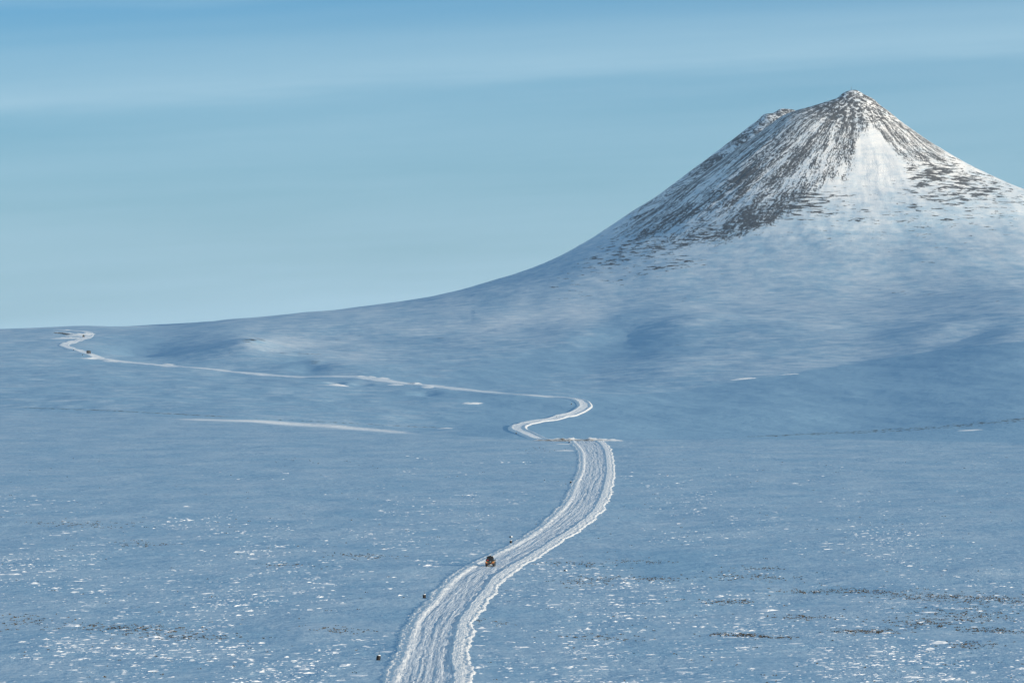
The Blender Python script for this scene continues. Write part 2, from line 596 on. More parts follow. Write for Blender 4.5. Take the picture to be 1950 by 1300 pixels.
# fit the profiles to the skyline of the photograph
skx = np.array([s[0] for s in SKY], float)
sky_y = np.array([s[1] for s in SKY], float)
fit_px = np.concatenate([np.arange(-200, 1940, 20.0), np.arange(1940, 3000, 60.0)])
fit_d = np.concatenate([np.arange(4600, 6200, 40.0), np.arange(6200, 7200, 10.0)])
gp, gd = np.meshgrid(fit_px, fit_d, indexing='ij')
gx = (gp - 975) / F * gd
target = pchip(skx, sky_y, fit_px)
fit_base = ground_z(gx, gd, False) - mountain(gx, gd)
for it in range(14):
    zz = fit_base + mountain(gx, gd)
    rows = HZ - (zz - CAMZ) * F / gd
    got = rows.min(1)
    err = (got - target) * DA / F              # metres still missing
    for (prof, ox, od, side) in ((A_R, 1627, DA, 1), (A_L, 1627, DA, -1), (B_L, 1489, DB, -1)):
        for k in range(2, len(RK) - 1):
            p = ox + side * RK[k] * F / od
            if prof is A_L and p < 1512:
                continue
            if prof is B_L and p > 1489:
                continue
            if p < -180 or p > 2950:
                continue
            prof[k] += 0.7 * np.interp(p, fit_px, err)
print("skyline error px: max %.1f mean %.2f" % (np.abs(got - target).max(), np.abs(got - target).mean()))


def hit(px, Y, dmin=450.0):
    """first ground point seen at a picture position"""
    d = np.arange(dmin, 6600, 4.0)
    x = (px - 975) / F * d
    z = ground_z(x, d, False)
    yy = HZ - (z - CAMZ) * F / d
    i = int(np.argmax(yy <= Y)) if (yy <= Y).any() else int(np.argmin(yy))
    dd = d[i]
    if i > 0 and yy[i] <= Y and yy[i - 1] > Y:
        dd = d[i] - 4.0 * (Y - yy[i]) / (yy[i - 1] - yy[i])
    xx = (px - 975) / F * dd
    return np.array([xx, dd, float(ground_z(np.array([xx]), np.array([dd]))[0])])


# polar sheet: fine inside the view, coarse all round
az_in = np.arctan((np.arange(-260, 2211, 3.4) - 975) / F)
mid_l = np.arctan((np.arange(-1500, -266, 14.0) - 975) / F)
mid_r = np.arctan((np.arange(2222, 3500, 14.0) - 975) / F)
az_in = np.concatenate([mid_l, az_in, mid_r])
az_l = np.linspace(-math.pi, az_in[0] - 0.02, 44)
az_r = np.linspace(az_in[-1] + 0.02, math.pi, 44)
AZ = np.concatenate([az_l, az_in, az_r])
RHO = np.concatenate([[1.0, 60, 150, 250, 350, 430], np.arange(500, 1700, 9.0), np.arange(1700, 2450, 5.0), np.arange(2450, 5500, 9.0),
                      np.arange(5500, 6200, 5.0), np.arange(6200, 6640, 3.2), np.arange(6640, 7050, 6.0), [7100, 7300, 7600, 8000, 9000, 10500, 13000, 20000]])
gr, ga = np.meshgrid(RHO, AZ, indexing='ij')
TX = gr * np.sin(ga)
TY = gr * np.cos(ga)
TZ3 = ground_z(TX, TY)
az, PX, DD = polar(TX, TY)
PY = HZ - (TZ3 - CAMZ) * F / np.maximum(DD, 1)
MT = mountain(TX, TY)


def line_d(pts, w0, px=None, py=None):
    """soft mask along a polyline of picture points, as laid on the ground"""
    px = PX if px is None else px
    py = PY if py is None else py
    xs = [p[0] for p in pts]
    yl = np.interp(px, xs, [p[1] for p in pts])
    ww = np.interp(px, xs, [p[2] for p in pts]) if len(pts[0]) > 2 else w0
    e = np.exp(-((py - yl) / ww) ** 2)
    e = e * sstep(xs[0] - 20, xs[0] + 60, px) * (1 - sstep(xs[-1] - 60, xs[-1] + 20, px))
    return e


def blob(cx, cy, wx, wy, rot=0.0):
    a = (PX - cx)
    b = (PY - cy)
    c, s = math.cos(R(rot)), math.sin(R(rot))
    return gauss((a * c + b * s) / wx, (-a * s + b * c) / wy)


# how much bare rock: by place on the mountain
onm = sstep(20, 60, MT)
rock = np.full(TX.shape, -0.25)
yb = pchip([1050, 1150, 1250, 1350, 1450, 1500, 1560, 1600, 1640, 1680], [475, 475, 478, 470, 440, 408, 350, 300, 235, 190], PX)
left = sstep(42, -34, PY - yb + 14 * fbm(TX / 60, TY / 200, 3, 88)) * sstep(1060, 1240, PX) * (1 - sstep(1640, 1690, PX))
rock = rock + (0.755 + 0.06 * sstep(1250, 1500, PX)) * left + 0.22 * blob(1390, 290, 110, 22, -38)
rock = rock + 0.50 * blob(1622, 182, 34, 18)
rock = rock + 0.22 * blob(1560, 250, 95, 45, -33)
rock = rock + 0.16 * blob(1470, 400, 70, 40, -25) + 0.30 * blob(1590, 330, 60, 26, -35)
rock = rock + 0.60 * blob(1690, 235, 20, 70, -28) + 0.48 * blob(1800, 300, 80, 26, 32) + 0.35 * blob(1720, 260, 60, 40, 40)
rock = rock + 0.55 * blob(1745, 285, 50, 45, 30)
rock = rock + 0.62 * blob(1645, 225, 60, 55)
rock = rock + 0.45 * blob(1610, 290, 40, 60, -10)
rock = rock - 0.65 * blob(1668, 300, 36, 48, -8)
rock = rock - 0.22 * blob(1420, 268, 90, 16, -38)
rock = np.minimum(rock, 0.555 + 0.20 * blob(1590, 200, 60, 26))
rock = rock * onm - 0.3 * (1 - onm)
dash = np.full(TX.shape, -0.30)
dash = dash + 0.64 * blob(1845, 345, 180, 54, 14) + 0.14 * blob(1700, 345, 110, 40) + 0.25 * blob(1780, 330, 80, 35, 20) + 0.20 * blob(1650, 470, 350, 70)
dash = dash + 0.68 * blob(1360, 440, 150, 22, -19)
dash = dash + 0.50 * blob(1520, 385, 75, 40, -15)
dash = dash + 0.42 * blob(1700, 400, 190, 50, 5)
dash = dash + 0.60 * blob(1180, 475, 150, 36, -27)
dash = dash + 0.48 * blob(1290, 505, 80, 18, -10)
dash = dash + 0.48 * blob(1300, 572, 45, 7, -12)
dash = dash + 0.30 * blob(920, 541, 50, 8, -18)
dash = dash - 0.40 * blob(1660, 320, 60, 60)
dash = dash + 0.72 * blob(485, 648, 40, 6, -6) + 0.80 * blob(600, 690, 16, 5) + 0.6 * blob(560, 673, 50, 3)
dash = dash + 0.25 * blob(700, 640, 250, 14, 2) + 0.3 * blob(1150, 545, 160, 10, -16) + 0.28 * blob(1750, 560, 220, 12, 4)
w_out = sstep(1960, 2500, PX)
dash = (dash * (1 - w_out) + (-0.15 + 0.25 * fbm(TX / 150, TY / 150, 2, 77)) * w_out) * sstep(2600, 3000, DD) - 0.4 * (1 - sstep(2600, 3000, DD))
dirt = np.full(TX.shape, -0.35)
beyond = DD > 1950
dirt = dirt + 0.95 * line_d([(0, 774.5, 2), (200, 781, 2.4), (400, 791.5, 2), (480, 795.5, 1.6)], 2) * beyond
dirt = dirt + 0.95 * line_d([(450, 795.5, 1.2), (600, 802, 1.2), (750, 810, 1.5), (900, 817, 1.5)], 2) * beyond
dirt = dirt + 0.88 * line_d([(1380, 833, 1.5), (1600, 824, 6), (1750, 816, 8), (1850, 808, 8), (1960, 797, 9), (2200, 780, 9)], 3) * beyond
dirt = dirt + 0.55 * line_d([(930, 765, 1.5), (1000, 762, 2), (1070, 759, 1)], 2) * beyond
dirt = dirt + 0.5 * line_d([(880, 812, 1.5), (1010, 797, 1.5)], 2) * beyond
dirt = dirt + 0.5 * line_d([(600, 727, 1.5), (1000, 743, 1.5)], 2) * beyond * 0.6
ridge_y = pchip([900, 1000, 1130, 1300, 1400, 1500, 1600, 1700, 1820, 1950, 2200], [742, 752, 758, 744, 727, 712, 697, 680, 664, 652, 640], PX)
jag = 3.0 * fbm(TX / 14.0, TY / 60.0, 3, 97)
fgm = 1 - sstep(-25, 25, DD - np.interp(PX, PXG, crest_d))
valley = (1 - fgm) * sstep(-3, 3, PY + jag - ridge_y) * sstep(820, 1060, PX)  # shaded side below the ridge, darkened through the snow colour
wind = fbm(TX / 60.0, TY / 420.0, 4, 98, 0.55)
fresh_lit = 0.16 * fgm + (1 - fgm) * (0.06 + 0.20 * sstep(730, 560, PY) + 0.10 * sstep(520, 420, PY) + 0.30 * wind * sstep(720, 640, PY)) - 0.45 * valley  # loose patches; apron painted lighter, shaded valley painted darker
fresh_lit = fresh_lit + 0.52 * sstep(115, 235, MT)  # sunlit steep upper snow, whitened in the colour
fresh_lit = fresh_lit + (1 - fgm) * (0.25 * np.exp(-((PY - ridge_y + 12) / 14.0) ** 2) * sstep(1300, 1500, PX))  # painted light on the apron just above the ridge edge
fresh_lit = fresh_lit + 1.3 * line_d([(330, 797.5, 1.0), (480, 801.5, 2.2), (560, 807, 3), (640, 812, 3.2), (720, 819, 2.6), (800, 826, 1.3)], 3) * beyond  # bank facing the sun, its bright band painted in
fresh_lit = fresh_lit + 0.35 * blob(1050, 605, 160, 22, -8) + 0.15 * blob(1700, 600, 250, 30) + 0.25 * blob(560, 655, 120, 16) + 0.25 * blob(660, 678, 80, 10) + 0.2 * blob(1350, 690, 140, 18, -6)  # light bands of the slopes painted into the snow colour
fresh_lit = fresh_lit - 0.30 * blob(270, 655, 90, 22, -8) - 0.25 * blob(570, 690, 40, 14) - 0.35 * blob(1190, 608, 60, 22, -25) - 0.25 * blob(1050, 690, 220, 25, -12) - 0.2 * blob(1330, 640, 160, 12, -10) - 0.22 * blob(1890, 640, 70, 16, -20)  # shade of hollows and turned-away slopes painted into the snow colour
fresh_lit = fresh_lit - 0.35 * fgm * blob(1285, 1076, 90, 18)
RR = np.hypot(TX - AX, TY - AY)
TH = np.arctan2(TY - AY, TX - AX)
flow_v = np.stack([TH * 190.0 + 6 * fbm(TX / 60, TY / 60, 2, 41), RR, np.zeros_like(RR)], -1)

V = np.stack([TX, TY, TZ3], -1).reshape(-1, 3)
faces = grid_faces(len(RHO), len(AZ))
is_mt = ((MT > 26).reshape(-1)[faces]).all(1)
RB = np.hypot(TX - BX, TY - BY)
apex = np.maximum(0.85 * (1 - sstep(25, 130, RR)), 0.6 * (1 - sstep(20, 90, RB)))
streak = 1.5 - 0.7 * fgm - 1.1 * valley  # less mottling in the valley keeps its painted shade dark
attrs = {"streak": streak.ravel(), "apex": apex.ravel(), "rock": rock.ravel(), "dash": dash.ravel(), "dirt": dirt.ravel(), "fresh_lit": fresh_lit.ravel(), "flow": flow_v.reshape(-1, 3)}


def sub_mesh(name, fsel):
    idx, inv = np.unique(fsel, return_inverse=True)
    return mesh_np(name, V[idx], inv.reshape(fsel.shape), M_GROUND, attrs={k: v[idx] for k, v in attrs.items()})


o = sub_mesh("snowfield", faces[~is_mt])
tag(o, "wide blue white snow plain rising to the foot of the mountain", kind='structure')
o = sub_mesh("mountain", faces[is_mt])
tag(o, "steep snow streaked mountain with a pointed dark summit and a lower second top", kind='structure')

# ------------------------------------------------------------------ the road
# rows: row, left bank column, right bank column
FG = [(1420, 690, 850), (1350, 735, 858), (1283, 763, 864), (1250, 779, 860), (1207, 792, 868), (1180, 803, 876), (1147, 833, 901), (1120, 853, 922), (1097, 878, 943),
      (1083, 900, 966), (1063, 937, 1000), (1033, 994, 1045), (1007, 1037, 1090), (980, 1065, 1120), (950, 1090, 1142), (921, 1102, 1151),
      (898, 1112, 1155), (868, 1113, 1153), (853, 1106, 1149), (843, 1096, 1140)]
ctr = []
for (Y, a, b) in FG:
    d = dY(Y)
    ctr.append(((a + b) / 2 - 975, d, (b - a) / F * d / 2))
ctr = [(c[0] / F * c[1], c[1], c[2]) for c in ctr]
ctr.append(((1106 - 975) / F * 1905, 1905, 4.0))
FARP = [(1016, 831), (994, 821), (986.5, 814.5), (998, 808), (1035, 801), (1076, 792), (1102, 783.6), (1114.6, 775), (1110.5, 766),
        (1096, 759.5), (1071.5, 756.5), (1034, 755), (973, 751), (932, 746.7), (871, 740.5), (831, 736), (777, 731), (746, 727),
        (715, 722), (691, 718), (660, 717), (615, 717), (528, 715.6), (451, 708.5), (400, 703), (337, 698.7), (283, 693.4), (229.5, 688),
        (193.6, 682.6), (175.7, 675.4), (157.7, 670), (131, 661), (122, 657), (134, 653), (150.5, 647.6), (165, 643), (170, 637.7),
        (165, 632.0), (140, 629.5), (104, 628.0)]
far_pts = [hit(p, q, 1975.0) for p, q in FARP]
ctr += [((1085 - 975) / F * 1985, 1985, 4.2), ((1048 - 975) / F * 2070, 2070, 4.2)]
ctr += [(p[0], p[1], 4.6) for p in far_pts if True]
ctr = np.array(ctr)


def catmull(P, step):
    P = np.vstack([2 * P[0] - P[1], P, 2 * P[-1] - P[-2]])
    out = []
    for i in range(1, len(P) - 2):
        p0, p1, p2, p3 = P[i - 1:i + 3]
        n = max(2, int(np.hypot(*(p2 - p1)[:2]) / step))
        t = np.linspace(0, 1, n, endpoint=False)[:, None]
        out.append(0.5 * (2 * p1 + (p2 - p0) * t + (2 * p0 - 5 * p1 + 4 * p2 - p3) * t * t + (3 * p1 - p0 - 3 * p2 + p3) * t ** 3))
    return np.vstack(out)


def resample(P, step):
    s = np.concatenate([[0], np.cumsum(np.hypot(np.diff(P[:, 0]), np.diff(P[:, 1])))])
    q = np.arange(0, s[-1], step)
    return np.stack([np.interp(q, s, P[:, k]) for k in range(P.shape[1])], 1), q


def strip(name, path, s_path, svals, prof, mat_attrs):
    t = np.gradient(path[:, :2], axis=0)
    t /= np.linalg.norm(t, axis=1)[:, None] + 1e-9
    nrm = np.stack([t[:, 1], -t[:, 0]], 1)                    # to the right of travel
    S, T = np.meshgrid(svals, s_path)
    x = path[:, 0][:, None] + nrm[:, 0][:, None] * S
    y = path[:, 1][:, None] + nrm[:, 1][:, None] * S
    h, extra = prof(S, T, path[:, 2][:, None], x, y)
    z = ground_z(x, y) + h
    v = np.stack([x, y, z], -1).reshape(-1, 3)
    at = {k: a.reshape(-1, 3) if a.ndim == 3 else a.ravel() for k, a in extra.items()}
    return mesh_np(name, v, grid_faces(len(s_path), len(svals)), M_ROAD, attrs=at)


def road_prof(big):
    def f(S, T, HW, x, y):
        e_l = -HW + 0.55 * fbm(T / 7.0, T * 0 + 3.1, 4, 51, 0.6)
        e_r = HW + 0.5 * fbm(T / 6.0, T * 0 + 8.7, 4, 52, 0.6)
        L = e_l - S                          # >0 outside, on the left
        Rr = S - e_r                         # >0 outside, on the right
        lump = fbm(S / 0.9, T / 2.4, 4, 53, 0.6)
        clod = fbm(S / 0.55, T / 1.3, 3, 54, 0.6)
        wid = 0.92 + 0.42 * fbm(T / 34.0, T * 0, 4, 55, 0.62)
        rut = 0.115 * fbm(S / 0.9 + 0.25 * noise(T / 15.0, S * 0, 64), T / 80.0, 3, 56, 0.6) + 0.10 * fbm(S / 1.6, T / 22.0, 3, 57) + 0.035 * fbm(S / 0.4, T / 9.0, 3, 59)
        if big > 1.2:
            # far away: a broad strip, its left bank pushed up higher than the right one
            a_ = np.abs(S)
            kw = 0.80 + 0.80 * sstep(2850, 3250, y) - 0.65 * sstep(4000, 4500, y)
            S = S / kw
            a_ = np.abs(S)
            nearer = 1 - sstep(2850, 3250, y)
            h = 0.22 + 0.34 * sstep(3.0, -5.0, S) + (0.10 + 0.35 * nearer) * np.exp(-((S - 4.6 + 0.4 * lump) / 0.8) ** 2) + 0.14 * lump \
                + 0.22 * nearer * np.exp(-((S + 4.4) / 0.7) ** 2) - 1.0 * sstep(-5.2, -8.6, S + 0.9 * lump) - 0.8 * sstep(5.0, 8.5, S + 0.9 * lump)
            bed = (a_ < 3.0) * 0.35 * sstep(3600, 2600, y)
            return h, {"bed": bed, "soil": np.zeros_like(S), "track": np.stack([S, T, np.zeros_like(S)], -1)}
        bedh = 0.12 + rut + 0.34 * np.maximum(clod - 0.22 + 0.25 * noise(S / 2.0, T / 25.0, 65), 0)
        # left: a low ploughed bank, then thrown clods thinning out to nothing
        hl = 0.36 * (0.8 + 0.5 * noise(T / 8.0, T * 0, 63)) * sstep(-0.30, 0.40, L) * (1 - 0.45 * sstep(0.6, 1.5, L)) \
            + 0.14 * lump * sstep(0.0, 0.6, L)
        hl = hl + 0.10 * np.exp(-((L - 2.3 * wid) / 0.35) ** 2) + 0.40 * np.maximum(clod - 0.05, 0) * sstep(0.6, 1.4, L) - 0.42 * sstep(0.7 * wid, 4.6 * wid, L)
        # right: a cut edge that stands up at once, a broad lit back and a second thrown ridge
        hr = 0.30 * (0.75 + 0.7 * noise(T / 9.0, T * 0, 58)) * sstep(-0.10, 0.22, Rr) * (1 - 0.40 * sstep(0.8, 2.2, Rr)) \
            + 0.13 * lump * sstep(0.1, 0.7, Rr)
        hr = hr + 0.20 * np.exp(-((Rr - 2.9 * wid) / 0.4) ** 2) - 0.44 * sstep(1.4 * wid, 4.6 * wid, Rr) + 0.32 * np.maximum(clod - 0.05, 0) * sstep(0.9, 1.7, Rr)
        h = np.where(L > -0.4, bedh * (1 - sstep(-0.2, 0.4, L)) + hl + 0.06, np.where(Rr > -0.15, bedh * (1 - sstep(0, 0.3, Rr)) + hr + 0.06, bedh))
        bed = (1 - sstep(-0.5, 0.1, L)) * (1 - sstep(-0.2, 0.1, Rr))
        tr_ = np.stack([S, T, np.zeros_like(S)], -1)
        wob = 0.5 * noise(T / 30.0, T * 0, 66)
        wheel = sum(k * np.exp(-((S - c_ - wob) / 0.36) ** 2) * np.clip(0.55 + 0.9 * noise(T / 45.0, T * 0 + c_ * 3.3, 68), 0, 1) for c_, k in ((-2.5, 0.7), (-0.7, 1.0), (0.9, 1.0), (2.6, 0.8)))
        h = h - 0.06 * wheel
        return h, {"bed": bed, "wheel": np.clip(wheel, 0, 1) * 0.8, "soil": np.zeros_like(S), "track": tr_}
    return f


full = catmull(ctr, 3.0)
full, _ = resample(full, 2.0)
k_far = full[:, 1] > 1930
sm = smooth1(full, 18, 0)
w = sstep(1930, 2050, full[:, 1])[:, None]
full = full * (1 - w) + sm * w
i_cut = int(np.argmax(full[:, 1] > 1975))
near, qn = resample(full[:i_cut + 1], 0.5)
sv_near = np.concatenate([np.linspace(-13, -6.6, 26), np.linspace(-6.4, -3.0, 24), np.linspace(-2.87, 2.87, 46), np.linspace(3.0, 6.2, 24), np.linspace(6.45, 12, 22)])
road = strip("road", near, qn, sv_near, road_prof(1.0), None)
tag(road, "ploughed snow road curving away between low white banks", kind='structure')
farp, qf = resample(full[i_cut:], 3.0)
sv_far = np.linspace(-16, 16, 65)
road2 = strip("road", farp, qf + qn[-1], sv_far, road_prof(1.9), None)
tag(road2, "distant thin white snow road winding up the valley", kind='structure')


def road_at(Y):
    """centre, heading and half width of the near road at a picture row"""
    d = dY(Y)
    i = int(np.argmin(np.abs(near[:, 1] - d)))
    a = near[min(i + 12, len(near) - 1)] - near[max(i - 12, 0)]
    return near[i], math.atan2(a[0], a[1])


# ------------------------------------------------------------------ snow banks standing beside the road and on the slopes
def bank(px0, Y0, px1, Y1, height, depth, label, soil=0.0, seed=0):
    a = hit(px0, Y0)
    b = hit(px1, Y1)
    # keep the bank at one distance range so that it reads as one ridge
    L = math.hypot(b[0] - a[0], b[1] - a[1])
    n = int(np.clip(L / 0.9, 12, 160))
    m = 15
    t = np.linspace(0, 1, n)
    s = np.linspace(-1, 1, m)
    T, S = np.meshgrid(t, s, indexing='ij')
    dirv = (b[:2] - a[:2]) / L
    nr = np.array([dirv[1], -dirv[0]])
    if nr[1] > 0:
        nr = -nr
    env = np.sin(np.pi * np.clip(T, 0.0, 1)) ** 0.8 * np.clip(0.75 + 0.7 * fbm(T * L / 7.0, T * 0 + seed, 3, 69 + seed), 0.15, 1.3)
    wob = 0.35 * fbm(T * L / 9.0, T * 0 + seed, 3, 60 + seed)
    x = a[0] + dirv[0] * L * T + nr[0] * depth * (S * (0.55 + 0.45 * env) + wob)
    y = a[1] + dirv[1] * L * T + nr[1] * depth * (S * (0.55 + 0.45 * env) + wob)
    pr = np.where(S > 0, 1 - S ** 1.3, 1 - np.abs(S) ** 2)
    h = 0.8 * height * env * pr * (0.8 + 0.5 * fbm(T * L / 5.0, S * 1.5, 3, 61 + seed)) + 0.45 * height * fbm(T * L / 2.2, S * depth / 2.0, 3, 62 + seed) * env * pr
    h = h - 0.25 * (1 - env * (1 - np.abs(S) ** 3))
    z = ground_z(x, y) + h
    so = soil * sstep(0.15, 0.45, S) * (1 - sstep(0.62, 0.9, T)) * sstep(0.0, 0.06, T)
    o = mesh_np("snow_bank", np.stack([x, y, z], -1).reshape(-1, 3), grid_faces(n, m), M_ROAD,
                attrs={"bed": np.zeros(n * m), "soil": so.ravel(), "track": np.stack([S * depth, T * L, 0 * S], -1).reshape(-1, 3)})
    tag(o, label, kind='structure')
    return o


bank(1004, 838.6, 1196, 839.0, 2.7, 6, "long ploughed snow bank with a brown soil face along the crest where the road drops away", 1.0, 1)
bank(1052, 845.5, 1100, 845.2, 0.5, 6, "small white snow bank left of the road just below the crest", 0, 2)
bank(1045, 858.5, 1102, 857.2, 0.6, 6, "thin white snow bank left of the road, second below the crest", 0, 3)
bank(303, 694.5, 333, 694.0, 2.6, 14, "bright white snow heap above the thin far road", 0, 4)
bank(628, 734, 660, 734.2, 1.6, 10, "small lit snow drift in a hollow under the far road", 0, 5)
bank(672, 717.5, 690, 717.0, 1.5, 9, "short white snow bank on the far road, left of the pair", 0, 6)
bank(692, 718.0, 715, 717.6, 1.8, 9, "short white snow bank on the far road, right of the pair", 0, 7)
bank(722, 722.0, 735, 719.8, 1.4, 8, "slanting snow bank where the far road bends", 0, 8)
bank(775, 730.5, 800, 731.5, 2.0, 9, "snow bank with dark soil beside the far road", 0.8, 9)
bank(745, 733.5, 765, 731.8, 1.4, 9, "low snow bank under the far road, left of the hollow", 0, 10)
bank(812, 739.0, 826, 737.0, 1.3, 8, "low snow bank under the far road, right of the hollow", 0, 11)
bank(886, 769.0, 914, 766.0, 1.3, 7, "lit snow drift on the valley floor left of the double bend", 0, 12)
bank(832, 815.8, 860, 815.6, 1.0, 8, "short white drift on the valley edge left of the double bend", 0, 13)
bank(1392, 724.5, 1440, 719.0, 1.7, 9, "long thin white drift on the slope right of the far road", 0, 14)
bank(1482, 714.0, 1522, 711.0, 1.3, 9, "fainter thin drift on the slope, farther up to the right", 0, 15)
bank(1826, 820.5, 1870, 817.0, 0.9, 7, "bright drift under the dark heath strip at the right", 0, 16)
bank(105, 644.0, 150, 644.5, 2.4, 22, "white snow bank below the dark soil cut at the far left", 0, 17)
bank(140, 640.5, 162, 636.0, 3.2, 20, "tall white snow bank behind the far upper lorry", 0, 18)
bank(158, 681.5, 196, 684.0, 2.6, 16, "white snow bank below the far lower lorry", 0, 19)
bank(196, 687.5, 240, 690.0, 2.0, 12, "white snow bank at the lower edge of the far road", 0, 20)
bank(121, 629.2, 136, 628.6, 2.0, 14, "tiny white snow bank on the far skyline", 0, 21)
bank(104, 631.5, 160, 642.6, 2.8, 10, "dark soil cutting beside the far upper lorry", 2.5, 22)

# ------------------------------------------------------------------ wind-carved snow lumps on the plain
n_try = 78000
px = RNG.uniform(-500, 2450, n_try)
Y = 842 + 480 * RNG.uniform(0, 1, n_try) ** 0.95
d = dY(Y)
lim = np.interp(px, PXG, crest_d) - 25
x = (px - 975) / F * d
den = 0.55 + 1.5 * fbm(x / 38.0, d / 170.0, 3, 91) + 0.5 * fbm(x / 8.0, d / 40.0, 2, 92)
den = den + 0.3 * np.exp(-((Y - 1130) / 90.0) ** 2) + 0.25 * np.exp(-((Y - 1250) / 40.0) ** 2)
den = den * np.clip(0.62 + (Y - 850) / 400.0, 0.6, 1.0)
den = den - 1.2 * gauss((px - 1285) / 90, (Y - 1076) / 22) - 0.9 * gauss((px - 250) / 220, (Y - 880) / 60)
road_px = np.interp(d, near[:, 1], near[:, 0])
keep = (RNG.uniform(0, 1, n_try) < np.clip(den - 0.38, 0, 1) * 0.46) & (d < lim) & (np.abs(x - road_px) > 7.5)
x = x[keep]
d = d[keep]
# each lump trails a few neighbours along the wind, so that they read as broken ridges
reps = 1 + RNG.poisson(1.1, len(x))
lead = np.repeat(np.arange(len(x)), reps)
step_i = np.concatenate([np.arange(r) for r in reps])
along = step_i * RNG.uniform(0.7, 1.9, len(lead)) * np.where(lead % 2 == 0, 1, -1)
x = x[lead] + along
d = d[lead] + along * 0.5 + RNG.normal(0, 0.7, len(lead)) * (step_i > 0)
ok2 = np.abs(x - np.interp(d, near[:, 1], near[:, 0])) > 7.5
x, d, step_i = x[ok2], d[ok2], step_i[ok2]
nm = len(x)
print("lumps", nm)
NA, NB = 5, 4
aa = np.linspace(-1, 1, NA)
bb = np.array([-1.0, -0.45, 0.15, 1.0])                      # front (towards the camera) to back
A2, B2 = np.meshgrid(aa, bb)
sz = RNG.lognormal(-0.50, 0.50, nm) * 0.86 ** step_i
wd = 0.42 * sz * RNG.uniform(0.7, 1.5, nm)
dp = 0.55 * sz * RNG.uniform(0.7, 1.4, nm)
hh = np.clip(0.15 * sz ** 0.8 * RNG.uniform(0.4, 1.25, nm), 0.05, 0.40) * np.clip(0.85 + 0.6 * fbm(x / 30.0, d / 120.0, 2, 95), 0.5, 1.25)
rot = RNG.normal(R(-18), 0.35, nm)
hs = np.maximum(0, 1 - np.abs(A2) ** 1.8) * np.array([0.0, 0.8, 1.0, 0.0])[:, None]
jz = RNG.uniform(0.55, 1.2, (nm, NB, NA))
jx = RNG.normal(0, 0.14, (nm, NB, NA))
jy = RNG.normal(0, 0.12, (nm, NB, NA))
lx = (A2[None] + jx) * wd[:, None, None]
ly = (B2[None] + jy - 0.35 * (np.abs(A2) ** 2)[None] * -1) * dp[:, None, None]
lz = hs[None] * hh[:, None, None] * jz - 0.03
c_, s_ = np.cos(rot)[:, None, None], np.sin(rot)[:, None, None]
gx_ = x[:, None, None] + lx * c_ - ly * s_
gy_ = d[:, None, None] + lx * s_ + ly * c_
gz_ = ground_z(x, d)[:, None, None] + lz
vv = np.stack([gx_, gy_, gz_], -1).reshape(-1, 3)
f0 = grid_faces(NB, NA)
ff = (f0[None] + (np.arange(nm) * NA * NB)[:, None, None]).reshape(-1, 4)
o = mesh_np("snow_lumps", vv, ff, M_LOOSE, smooth=False)
tag(o, "small wind carved snow lumps scattered over the plain", kind='stuff')

# ------------------------------------------------------------------ dry growth showing through the snow
M_GRASS = plain("dry_growth", (0.035, 0.03, 0.022), (0.12, 0.09, 0.055), 0.9, 3.0, 0.1)
HE = [(150, 998, 110, 6, 150), (270, 1035, 60, 6, 90), (700, 1058, 60, 5, 90), (540, 1075, 50, 4, 60), (250, 1196, 120, 8, 240), (340, 1212, 90, 7, 120), (40, 1180, 60, 10, 70),
      (1230, 1070, 50, 5, 60), (1245, 1102, 50, 4, 90), (1430, 1098, 90, 7, 140), (1450, 1082, 40, 4, 60), (1380, 1145, 60, 4, 90), (1540, 1122, 60, 5, 110),
      (1640, 1122, 90, 6, 200), (1760, 1135, 90, 8, 220), (1880, 1142, 80, 10, 230), (1840, 1172, 90, 16, 260), (1760, 1188, 60, 9, 170), (1530, 1176, 50, 5, 90),
      (1650, 1203, 60, 4, 180), (1400, 1209, 50, 3, 130), (1480, 1214, 40, 3, 60), (1880, 1200, 60, 4, 140), (1850, 1228, 50, 7, 80), (1100, 1075, 60, 5, 90), (1130, 1105, 60, 8, 130),
      (900, 1185, 60, 8, 40), (1150, 1215, 90, 6, 60), (640, 1200, 60, 8, 60), (2050, 1150, 90, 25, 200), (-120, 1190, 90, 15, 150), (620, 880, 60, 8, 20), (1020, 855, 40, 4, 30)]
gx, gd = [], []
for (cx, cy, wx, wy, n) in HE:
    n = int(n * 0.65)
    p = cx + RNG.normal(0, 0.6, n) * wx
    q = cy + RNG.normal(0, 0.55, n) * wy + (p - cx) * 0.02
    gx.append((p - 975) / F * dY(q))
    gd.append(dY(q))
for k in range(500):
    p = RNG.uniform(-300, 2250)
    q = RNG.uniform(870, 1320)
    gx.append(np.array([(p - 975) / F * dY(q)]))
    gd.append(np.array([dY(q)]))
gx = np.concatenate(gx)
gd = np.concatenate(gd)
ok = np.abs(gx - np.interp(gd, near[:, 1], near[:, 0])) > 7.0
gx, gd = gx[ok], gd[ok]
gz = ground_z(gx, gd)
tv, tf = [], []
for i in range(len(gx)):
    for b in range(random.choice((2, 3, 4, 5))):
        a = random.uniform(0, math.pi)
        r = random.uniform(0.05, 0.28)
        ox, oy = gx[i] + random.gauss(0, 0.25), gd[i] + random.gauss(0, 0.5)
        hgt = random.uniform(0.05, 0.17)
        ln = random.gauss(0, 0.12)
        k = len(tv)
        ca, sa = math.cos(a) * r, math.sin(a) * r
        tv += [(ox - ca, oy - sa, gz[i] - 0.05), (ox + ca, oy + sa, gz[i] - 0.05), (ox + ca * 0.4 + ln, oy + sa * 0.4, gz[i] + hgt), (ox - ca * 0.5 + ln, oy - sa * 0.5, gz[i] + hgt * 0.8)]
        tf.append((k, k + 1, k + 2, k + 3))
o = mesh_np("dry_grass", np.array(tv), np.array(tf), M_GRASS, smooth=False)
